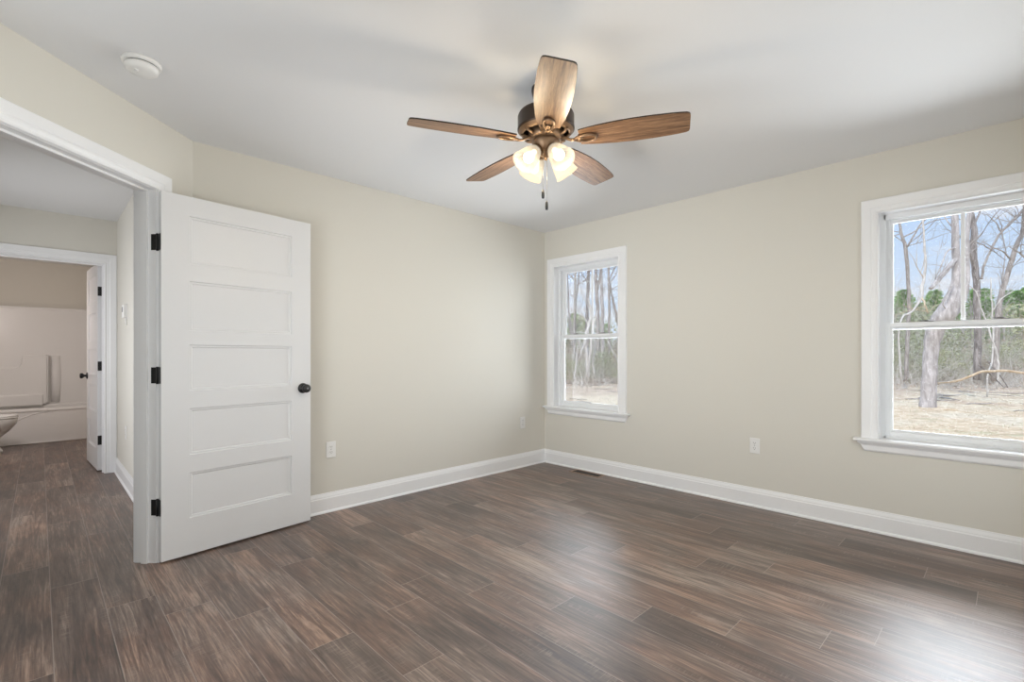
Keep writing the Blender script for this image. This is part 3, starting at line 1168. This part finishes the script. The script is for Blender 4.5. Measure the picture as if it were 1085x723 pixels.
# ------------------------------------------------------------------ outdoors
GZ = -.60
rng = random.Random(11)
bm = bmesh.new()
bmesh.ops.create_grid(bm, x_segments=90, y_segments=90, size=60)
for v in bm.verts:
    v.co.x += 64.2
    v.co.y += 12
    if v.co.x > 7:
        v.co.z += .10 * mnoise.noise(Vector((v.co.x * .25, v.co.y * .25, 0))) + .03 * mnoise.noise(v.co * .9)
    v.co.z += GZ
struct('ground', bm, M['ground'], 'dry tan grass and leaf litter outside the windows', 'ground')


def gz(x, y):
    return GZ + .10 * mnoise.noise(Vector((x * .25, y * .25, 0)))


def rvec(r=rng):
    return Vector((r.uniform(-1, 1), r.uniform(-1, 1), r.uniform(-1, 1)))


def smooth_path(pts, rads, k=4, jit=0.0, r=rng):
    """Catmull-Rom through the given points"""
    P = [Vector(p) for p in pts]
    out, ro = [], []
    for i in range(len(P) - 1):
        p0, p1, p2, p3 = P[max(i - 1, 0)], P[i], P[i + 1], P[min(i + 2, len(P) - 1)]
        for j in range(k):
            t = j / k
            q = .5 * ((2 * p1) + (p2 - p0) * t + (2 * p0 - 5 * p1 + 4 * p2 - p3) * t * t + (3 * p1 - p0 - 3 * p2 + p3) * t ** 3)
            out.append(q + rvec(r) * jit * (0 if i == 0 and j == 0 else 1))
            ro.append(rads[i] * (1 - t) + rads[i + 1] * t)
    out.append(P[-1])
    ro.append(rads[-1])
    return out, ro


def twig(bm, p, d, length, rad, depth, r=rng):
    n = 4
    pts, rads = [p], [rad]
    q, dd = p.copy(), d.normalized()
    for i in range(n):
        dd = (dd + rvec(r) * .28 + Vector((0, 0, .05))).normalized()
        q = q + dd * length / n
        pts.append(q.copy())
        rads.append(rad * (1 - .8 * (i + 1) / n))
    tube(bm, pts, rads, 4 if depth else 3, cap=False)
    if depth > 0:
        for _ in range(r.randint(2, 4)):
            i = r.randint(1, n)
            side = (dd + rvec(r) * .9 + Vector((0, 0, .15))).normalized()
            twig(bm, pts[i], side, length * r.uniform(.35, .65), max(rads[i] * .7, .004), depth - 1, r)


def tree(label, limbs, mat, group=None, twigs=10, twig_len=1.6, name='bare_tree', twig_from=.35, seed=1, mats2=None):
    """limbs: first the trunk, then the branches, each a list of (pixel x, pixel y, depth, pixel width)"""
    r = random.Random(seed)
    paths = []
    for lb in limbs:
        paths.append(smooth_path([at(px, py, Z) for px, py, Z, w in lb], [w * Z / FPX / 2 / math.hypot(1, (px - CX) / FPX) for px, py, Z, w in lb], 4, .012 * lb[0][2] / 15, r))
    base = paths[0][0][0].copy()
    root = thing(name, label, 'tree', (base.x, base.y, base.z - .05), 0, group)
    off = root.location
    bm = bmesh.new()
    pts, rads = paths[0]
    pts = [p - off for p in pts]
    pts[0].z -= .10
    tube(bm, pts, rads, 10)
    obj('trunk', bm, mat, root)
    if len(paths) > 1:
        bm = bmesh.new()
        for p, ra in paths[1:]:
            tube(bm, [q - off for q in p], ra, 7)
        obj('branches', bm, mats2 or mat, root)
    if twigs:
        bm = bmesh.new()
        allp = [(q - off, ra) for p, rr in paths for i, (q, ra) in enumerate(zip(p, rr)) if i > len(p) * twig_from]
        for _ in range(twigs):
            q, ra = r.choice(allp)
            d = Vector((r.uniform(-1, 1), r.uniform(-1, 1), r.uniform(-.1, 1.1)))
            twig(bm, q, d, twig_len * r.uniform(.5, 1.2), min(ra * .5, .022), 2, r)
            if twigs <= 8:
                obj('side_branch', bm, mats2 or mat, root)
                bm = bmesh.new()
        if twigs > 8:
            obj('twigs', bm, mats2 or mat, root)
    return root


# the leaning tree in front, seen through the window on the right
tree('thick pale leaning tree with a crooked trunk standing nearest the house', [
    [(983, 434, 15.6, 21), (984, 422, 15.6, 18), (985, 395, 15.6, 17), (987, 368, 15.6, 17.5), (991, 350, 15.5, 21), (1000, 335, 15.3, 25), (1009, 318, 15.2, 20), (1013, 300, 15.2, 12), (1013, 275, 15.2, 9.5), (1012, 245, 15.2, 8.5), (1012, 200, 15.2, 7.5), (1016, 150, 15.2, 6), (1011, 90, 15.2, 4)],
    [(1006, 335, 15.3, 14), (1019, 318, 15.4, 11), (1024, 296, 15.4, 8), (1024, 270, 15.4, 7), (1026, 235, 15.4, 6), (1030, 190, 15.5, 5), (1034, 130, 15.6, 3)],
    [(1013, 274, 15.2, 5.5), (1005, 284, 15.0, 6.5), (996, 294, 14.9, 6.5), (986, 306, 14.8, 5)],
    [(1014, 262, 15.2, 3), (1004, 266, 15, 2.2), (998, 280, 14.9, 1.6), (991, 296, 14.9, 1)],
    [(1007, 330, 15.2, 1.8), (999, 322, 15.0, 1.6), (1009, 303, 14.9, 1.4), (1012, 292, 14.9, 1)],
], M['bark'], None, 16, 1.3, 'leaning_tree', .5, 3)
tree('slim grey tree forking at the left edge of the right-hand window', [
    [(960, 402, 24, 5), (961, 370, 24, 4.6), (963, 330, 24, 4.4), (962, 295, 24, 4.2), (960, 266, 24, 4.4), (956, 250, 24, 3.4), (952, 230, 24, 2.6), (950, 190, 24, 2), (945, 140, 24, 1.2)],
    [(961, 262, 24, 2.4), (970, 246, 23.8, 2), (981, 232, 23.6, 1.8), (1000, 222, 23.5, 1.3), (1014, 210, 23.4, .8)],
    [(957, 252, 24, 1.8), (968, 246, 24.2, 1.6), (977, 240, 24.3, 1.4), (990, 234, 24.5, 1.2), (1010, 231, 24.6, .8)],
    [(955, 247, 24, 1.4), (948, 250, 24, 1.1), (936, 255, 24, .8)],
], M['bark_mid'], None, 16, 2.2, 'forked_tree', .4, 4)
tree('thin snapped tree with a split pale wood fork near the pines', [
    [(955, 405, 20, 2.0), (953, 344, 20, 2.0), (966, 330, 20, 2.2), (976, 317, 20, 3.2), (977, 305, 20, 4.2), (980, 290, 20, 3.2), (980, 265, 20, 2.8), (978, 240, 20, 2.2), (977, 215, 20, 1.8), (979, 170, 20, 1)],
    [(977, 315, 20, 2.4), (980, 322, 19.8, 2.2), (983, 332, 19.7, 1.6)],
], M['bark_white'], None, 7, 1.4, 'snapped_tree', .5, 5, M['split_wood'])
tree('rough dark-barked tree just right of the glazing bar with peeling bark', [
    [(1035, 400, 19, 9), (1036, 360, 19, 8.5), (1035, 320, 19, 8), (1034, 290, 19, 8), (1031, 262, 19, 8), (1032, 245, 19, 7.5), (1028, 222, 19, 6.5), (1026, 190, 19, 5.5), (1022, 140, 19, 4)],
    [(1034, 288, 19, 3.5), (1028, 270, 18.7, 3), (1024, 250, 18.6, 2.2), (1025, 236, 18.6, 1.2)],
    [(1033, 236, 19, 3), (1038, 225, 19, 2.4), (1042, 205, 19, 2), (1044, 170, 19, 1.2)],
    [(1031, 255, 19, 2), (1042, 260, 19, 1.6), (1055, 268, 19, 1.2), (1066, 276, 19, .8)],
], M['bark_dark'], None, 14, 1.5, 'rough_tree', .4, 6)
tree('grey tree with a long diagonal limb at the right edge of the window', [
    [(1054, 402, 23, 8), (1056, 350, 23, 7.5), (1060, 315, 23, 7), (1066, 295, 23, 6.5), (1072, 276, 23, 6.5), (1077, 260, 23, 6), (1084, 245, 23, 5.5), (1085, 225, 23, 5), (1090, 190, 23, 4), (1092, 130, 23, 2.5)],
    [(1040, 296, 23, 3.2), (1043, 280, 23, 3.2), (1050, 264, 23, 3), (1061, 246, 23, 3), (1073, 233, 23, 2.8), (1086, 221, 23, 2.6), (1100, 205, 23, 2)],
    [(1061, 246, 23, 2), (1055, 236, 23, 1.5), (1048, 229, 23, 1), (1040, 226, 23, .7)],
    [(1061, 246, 23, 1.6), (1064, 258, 23, 1.2), (1066, 270, 23, .8)],
    [(1072, 276, 23, 3), (1064, 268, 22.8, 2), (1052, 262, 22.7, 1.2), (1040, 256, 22.7, .8)],
], M['bark_mid'], None, 26, 2.0, 'diagonal_tree', .3, 7)
tree('bleached white sapling with a crooked stem right of the fallen limb', [
    [(1056, 410, 18, 2.6), (1058, 390, 18, 2.6), (1056, 374, 18, 2.4), (1051, 360, 18, 2.2), (1046, 345, 18, 2), (1043, 336, 18, 1.9), (1038, 322, 18, 1.8), (1034, 309, 18, 1.6), (1027, 303, 18, 1.2), (1022, 296, 18, .8)],
], M['bark_white'], None, 5, .9, 'white_sapling', .4, 8)
tree('bleached white sapling standing straight with one long side branch', [
    [(1046, 418, 18.6, 2.2), (1046, 400, 18.6, 2.2), (1051, 382, 18.6, 2.2), (1052, 350, 18.6, 2.0), (1051, 330, 18.6, 1.9), (1050, 294, 18.6, 1.2)],
    [(1051, 330, 18.6, 1.6), (1057, 322, 18.5, 1.4), (1063, 315, 18.4, 1.3), (1076, 307, 18.3, .8)],
], M['bark_white'], None, 5, .9, 'white_sapling', .4, 9)
tree('stout grey trunk beside the right window frame, half hidden', [
    [(1112, 412, 21, 10), (1108, 360, 21, 9), (1104, 300, 21, 8), (1100, 250, 21, 7), (1096, 190, 21, 5), (1098, 120, 21, 3)],
    [(1104, 300, 21, 4), (1092, 280, 21, 3), (1080, 268, 21, 2), (1070, 262, 21, 1)],
], M['bark_mid'], None, 16, 2.0, 'stout_tree', .3, 10)

# trees seen through the window by the corner
tree('slim grey tree furthest left in the small window', [
    [(609, 399, 33, 3.2), (608, 360, 33, 3), (609, 326, 33, 2.8), (609.5, 300, 33, 2.6), (610, 282, 33, 2.2), (611, 240, 33, 1.5)],
    [(610, 298, 33, 1.4), (604, 292, 33, 1.1), (598, 288, 33, .7)],
    [(610, 303, 33, 1.2), (618, 298, 33, 1), (624, 290, 33, .6)],
], M['bark_mid'], None, 18, 2.6, 'grey_tree', .3, 21)
tree('brown trunk against the glazing bar of the small window', [
    [(622, 400, 36, 4), (622, 340, 36, 3.6), (623, 310, 36, 3.4), (624, 280, 36, 3), (625, 230, 36, 2)],
    [(623, 300, 36, 1.4), (617, 292, 36, 1), (612, 284, 36, .6)],
], M['bark_dark'], None, 14, 2.6, 'brown_tree', .3, 22)
tree('twin-stemmed grey tree right of the small window bar', [
    [(634, 399, 32, 4.4), (633.5, 350, 32, 4), (633, 325, 32, 3.8), (631.5, 300, 32, 3.4), (631.5, 282, 32, 3), (632, 230, 32, 2)],
    [(633, 308, 32, 2), (635, 296, 32, 1.8), (637, 280, 32, 1.4), (640, 250, 32, .9)],
], M['bark_mid'], None, 12, 2.2, 'twin_tree', .35, 23)
tree('straight pale trunk in the middle of the small window right pane', [
    [(639, 400, 34, 4.2), (638.5, 350, 34, 3.8), (638, 325, 34, 3.6), (637, 300, 34, 3.4), (636.6, 280, 34, 3.2), (636, 230, 34, 2.2)],
], M['bark'], None, 10, 2.2, 'pale_tree', .4, 24)
tree('thin tree with a raised right branch in the small window', [
    [(646, 398, 31, 3), (645.6, 350, 31, 2.8), (645.2, 320, 31, 2.6), (645, 300, 31, 2.4), (644.6, 280, 31, 2), (644, 240, 31, 1.2)],
    [(645, 297, 31, 1.6), (649, 289, 31, 1.4), (653, 281, 31, 1.1), (660, 265, 31, .7)],
], M['bark_mid'], None, 14, 2.2, 'branching_tree', .3, 25)
tree('grey trunk leaning left at the right side of the small window', [
    [(666, 398, 33, 3.4), (660, 365, 33, 3), (654, 338, 33, 2.8), (649, 316, 33, 2.2), (646, 300, 33, 1.2)],
], M['bark_mid'], None, 8, 1.8, 'tilted_tree', .3, 26)
tree('bleached multi-stemmed tree low in the centre of the small window', [
    [(622.5, 399, 27, 4.6), (622.5, 378, 27, 4.2), (620, 362, 27, 3.8), (624, 345, 27, 3.4), (626, 330, 27, 2.6), (623, 316, 27, 1.4)],
    [(623, 398, 27, 2.6), (625, 380, 26.8, 2.6), (626.7, 360, 26.6, 2.6), (629, 345, 26.6, 2.2), (633, 330, 26.6, 1.2)],
    [(630, 397, 27, 2), (628, 382, 27, 1.8), (631, 368, 27, 1.6), (628, 350, 27, 1.2)],
    [(620, 365, 27, 2.2), (616, 372, 26.8, 1.6), (613, 382, 26.8, 1)],
    [(624, 345, 27, 2), (618, 336, 27, 1.6), (612, 330, 27, 1)],
], M['bark_white'], None, 26, 1.6, 'bleached_tree', .2, 27)
tree('short pale stub of a sapling left of the bleached tree', [
    [(608.5, 398, 27, 2.2), (610, 388, 27, 2), (611.5, 376, 27, 1.4), (612, 366, 27, .8)],
], M['bark_white'], None, 3, .8, 'stub_sapling', .4, 28)

# fallen wood
for nm, lb, pth, m_ in (
    ('fallen_limb', 'long pale fallen limb lying across the brush behind the leaning tree', [(993, 406, 17.4, 1.5), (1006, 405, 17.4, 3), (1017, 403, 17.3, 3.4), (1030, 398, 17.2, 3.4), (1040, 394, 17.1, 3.6), (1052, 393.5, 17.1, 3.4), (1066, 393, 17.1, 3.6), (1085, 395.5, 17.1, 3.8), (1110, 399, 17.1, 4)], 'split_wood'),
    ('broken_stick', 'dark broken stick propped against the white sapling', [(1036, 386, 17.6, 2), (1046, 394, 17.7, 2.2), (1055, 402, 17.8, 1.8), (1064, 411, 17.9, 1.4)], 'bark_dark'),
    ('broken_stick', 'shorter dark stick crossing behind the white saplings', [(1047, 383, 18.9, 2.2), (1054, 391, 18.8, 2.4), (1061, 400, 18.8, 2), (1068, 411, 18.8, 1.2)], 'bark_dark'),
    ('bark_slab', 'curved slab of bark on the ground by the leaning tree', [(993, 436.5, 14.9, 1.5), (1003, 434.5, 14.8, 3.4), (1014, 435.5, 14.7, 3.4), (1027, 439, 14.6, 1.2)], 'split_wood'),
    ('leaning_pole', 'thin pale pole leaning in the brush of the small window', [(644, 362, 28, 1.4), (648, 370, 28, 1.4), (653, 380, 28, 1.3), (660, 396, 28, 1.2)], 'bark_white'),
):
    bm = bmesh.new()
    p, ra = smooth_path([at(a, b, c) for a, b, c, w in pth], [w * c / FPX / 2 / math.hypot(1, (a - CX) / FPX) for a, b, c, w in pth], 4)
    o0 = p[0].copy()
    tube(bm, [q - o0 for q in p], ra, 8)
    o = obj(nm, bm, M[m_])
    o.location = o0
    tag(o, lb, 'branch' if nm != 'bark_slab' else 'bark')


r = random.Random(91)
st0 = None
for i in range(26):
    Z = r.uniform(14.5, 27)
    side_ = Z * (r.uniform(.78, 1.08) if i % 3 else r.uniform(.11, .22))
    x_, y_ = side_ * AX + Z * AZ, -side_ * AZ + Z * AX
    if st0 is None:
        bm = bmesh.new()
        q_, rr_ = smooth_path([(-.55, 0, .02), (-.2, .06, .04), (.15, -.03, .03), (.6, .08, .05)], [.012, .022, .020, .010], 3, .008, r)
        tube(bm, q_, rr_, 6)
        tube(bm, [(.1, -.02, .03), (.3, -.16, .06), (.42, -.24, .10)], [.012, .009, .005], 5)
        st0 = tag(obj('ground_stick', bm, M['bark_mid']), 'short dead stick lying on the ground before the woods', 'stick', 'dead sticks on the ground')
        st = st0
    else:
        st = copy_tree(st0)
    st.location = (x_, y_, GZ + .10 * mnoise.noise(Vector((x_ * .25, y_ * .25, 0))))
    st.rotation_euler = (0, 0, r.uniform(0, 6.28))
    sc_ = r.uniform(.6, 1.5)
    st.scale = (sc_, sc_, sc_)


# leafy shrubs, pines and background saplings: sideways / depth position measured from the house
def lay(side, Z):
    """a ground point: side metres to the right of the camera axis, Z metres ahead"""
    x, y = side * AX + Z * AZ, -side * AZ + Z * AX
    return Vector((x, y, gz(x, y)))


def shrub_mesh(seed, rx, rz, nleaf, size):
    r = random.Random(seed)
    lf, tw = bmesh.new(), bmesh.new()
    blobs = [(Vector((r.uniform(-.6, .6) * rx, r.uniform(-.6, .6) * rx, r.uniform(.25, .8) * rz)), r.uniform(.35, .6) * rx) for _ in range(9)]
    for _ in range(nleaf):
        c, rr = r.choice(blobs)
        d = rvec(r).normalized() * rr * r.uniform(.5, 1.05)
        p = c + Vector((d.x, d.y, d.z * .8))
        p.z = max(.05, p.z)
        n, t_ = rvec(r).normalized(), rvec(r).normalized()
        s = n.cross(t_).normalized() * size * r.uniform(.6, 1.4)
        u = n * size * .45 * r.uniform(.6, 1.4)
        lf.faces.new([lf.verts.new(q) for q in (p - s, p + u, p + s, p - u)])
    for _ in range(26):
        a, q = r.uniform(0, 2 * PI), r.uniform(0, .35) * rx
        twig(tw, Vector((q * math.cos(a), q * math.sin(a), -.05)), Vector((math.cos(a) * .5, math.sin(a) * .5, 1)), rz * r.uniform(.7, 1.15), .016, 2, r)
    return lf, tw


def shrub_proto(name, label, group, seed, rx, rz, n, size, mat):
    root = thing(name, label, 'shrub', (0, 0, 0), 0, group)
    lf, tw = shrub_mesh(seed, rx, rz, n, size)
    obj('foliage', lf, mat, root, False)
    obj('stems', tw, M['twig'], root)
    return root


kinds = [('evergreen_shrub', 'dull green leafy shrub in the thicket at the edge of the woods', 'green shrubs of the thicket', 41, 1.9, 3.4, 1500, .09, M['brush_green']),
         ('olive_shrub', 'olive twiggy shrub in the thicket at the edge of the woods', 'olive shrubs of the thicket', 42, 1.7, 3.0, 1300, .08, M['olive']),
         ('brown_shrub', 'dry brown shrub in the thicket at the edge of the woods', 'brown shrubs of the thicket', 43, 1.5, 2.6, 900, .08, M['brush_brown'])]
protos = [shrub_proto(*k_) for k_ in kinds]
used = [False] * 3
r = random.Random(77)
spots = []
for row_, (Z, sc) in enumerate(((29, .72), (32, 1.0), (36, 1.45), (41, 2.1))):
    sidea = 1.5
    while sidea < 42 * Z / 32:
        ok_small = sidea / Z < .30
        ok_big = sidea / Z > .66
        if ok_small or ok_big:
            spots.append((sidea + r.uniform(-.5, .5), Z + r.uniform(-1, 1), sc * r.uniform(.8, 1.15) * (1.0 if ok_big else .82)))
        sidea += 2.1 * sc
for sidea, Z, sc in spots:
    kx = r.choices((0, 1, 2), (4, 5, 2.6))[0]
    o = copy_tree(protos[kx]) if used[kx] else protos[kx]
    used[kx] = True
    o.location = lay(sidea, Z)
    o.rotation_euler = (0, 0, r.uniform(0, 6.28))
    o.scale = (sc, sc, sc * r.uniform(.85, 1.1))


def pine_proto():
    r = random.Random(9)
    root = thing('pine_tree', 'green pine standing behind the bare trees', 'tree', (0, 0, 0), 0, 'pines behind the woods')
    bm = bmesh.new()
    tube(bm, [(0, 0, -.1), (.05, 0, 3), (0, .05, 6), (0, 0, 9.4)], [.2, .16, .11, .03], 8)
    obj('trunk', bm, M['bark_dark'], root)
    bm = bmesh.new()
    for _ in range(3400):
        z = r.uniform(.8, 9.8)
        rad = (1.0 - (z - 1.2) / 8.9) ** .5 * 2.5 + .15
        a = r.uniform(0, 2 * PI)
        q = rad * math.sqrt(r.uniform(.15, 1)) * (.75 + .25 * math.sin(3 * a + z * 2))
        p = Vector((q * math.cos(a), q * math.sin(a), z - q * .18))
        d = Vector((math.cos(a), math.sin(a), r.uniform(-.3, .7))).normalized() * r.uniform(.16, .34)
        s = rvec(r).normalized() * r.uniform(.05, .11)
        bm.faces.new([bm.verts.new(v) for v in (p - d, p + s, p + d, p - s)])
    obj('crown', bm, M['pine'], root, False)
    return root


pine = pine_proto()
first = True
r = random.Random(5)
for sidea, Z, sc in ([(42 + i * .85 + r.uniform(-.5, .5), 56 + r.uniform(-3, 9), r.uniform(.78, 1.08)) for i in range(32)] + [(70 + i * 3 + r.uniform(-.8, .8), 66 + r.uniform(-3, 3), r.uniform(.85, 1.05)) for i in range(5)] + [(5 + i * 2.2, 58 + r.uniform(-3, 3), r.uniform(.55, .7)) for i in range(5)]):
    o = pine if first else copy_tree(pine)
    first = False
    o.location = lay(sidea, Z)
    o.rotation_euler = (0, 0, r.uniform(0, 6.28))
    o.scale = (sc, sc, sc)


def sapling_proto(name, label, group, seed, mat, h, nt):
    r = random.Random(seed)
    root = thing(name, label, 'tree', (0, 0, 0), 0, group)
    pts, rads = [Vector((0, 0, -.1))], [.09]
    d = Vector((0, 0, 1))
    for i in range(9):
        d = (d + Vector((r.uniform(-.13, .13), r.uniform(-.13, .13), 0))).normalized()
        pts.append(pts[-1] + d * h / 9)
        rads.append(.09 * (1 - .085 * (i + 1)))
    bm = bmesh.new()
    tube(bm, pts, rads, 7)
    obj('trunk', bm, mat, root)
    bm = bmesh.new()
    for _ in range(nt):
        i = r.randint(2, 9)
        twig(bm, pts[i], Vector((r.uniform(-1, 1), r.uniform(-1, 1), r.uniform(.1, 1.2))), h * r.uniform(.10, .26), rads[i] * .4, 2, r)
    obj('twigs', bm, mat, root)
    return root


sp = [sapling_proto('bare_sapling', 'thin bare grey sapling among the trees of the woods', 'grey saplings of the woods', 61, M['bark_mid'], 9, 16),
      sapling_proto('pale_sapling', 'thin bare whitish sapling among the trees of the woods', 'whitish saplings of the woods', 62, M['bark'], 7.5, 14)]
u2 = [False, False]
r = random.Random(19)
sap = []
for i in range(7):
    Z = r.uniform(33, 44)
    sap.append((Z * r.uniform(.09, .235), Z))
for i in range(9):
    Z = r.uniform(34, 48)
    sap.append((Z * r.uniform(.76, 1.10), Z))
for sidea, Z in sap:
    kx = r.choice((0, 1))
    o = copy_tree(sp[kx]) if u2[kx] else sp[kx]
    u2[kx] = True
    o.location = lay(sidea, Z)
    sc = r.uniform(.7, 1.25)
    o.scale = (sc, sc, sc)
    o.rotation_euler = (r.uniform(-.06, .06), r.uniform(-.06, .06), r.uniform(0, 6.28))

# tangle of thin bare stems in front of the thicket, and loose straw on the ground
bm = bmesh.new()
r = random.Random(23)
for i in range(520):
    Z = r.uniform(24, 31)
    sidea = Z * (r.uniform(.74, 1.14) if i % 4 else r.uniform(.08, .25))
    p = lay(sidea, Z) - Vector((0, 0, .04))
    twig(bm, p, Vector((r.uniform(-.9, .9), r.uniform(-.9, .9), r.uniform(.25, 1.1))), r.uniform(.8, 2.6), r.uniform(.010, .020), 1, r)
tag(obj('brush_tangle', bm, M['twig']), 'tangle of thin dry stems in front of the thicket', 'brush', None, 'stuff')
bm = bmesh.new()
r = random.Random(29)
for i in range(9000):
    Z = 8 + 19 * r.random() ** .8
    sidea = Z * (r.uniform(.70, 1.16) if i % 3 else r.uniform(.06, .28))
    p = lay(sidea, Z)
    a = r.uniform(0, 2 * PI)
    d = Vector((math.cos(a), math.sin(a), r.uniform(.1, .9))) * r.uniform(.05, .15)
    s = Vector((-math.sin(a), math.cos(a), 0)) * .006
    bm.faces.new([bm.verts.new(q) for q in (p - s, p + s, p + d)])
tag(obj('dry_grass', bm, M['straw'], None, False), 'loose dry straw lying over the ground outside', 'grass', None, 'stuff')
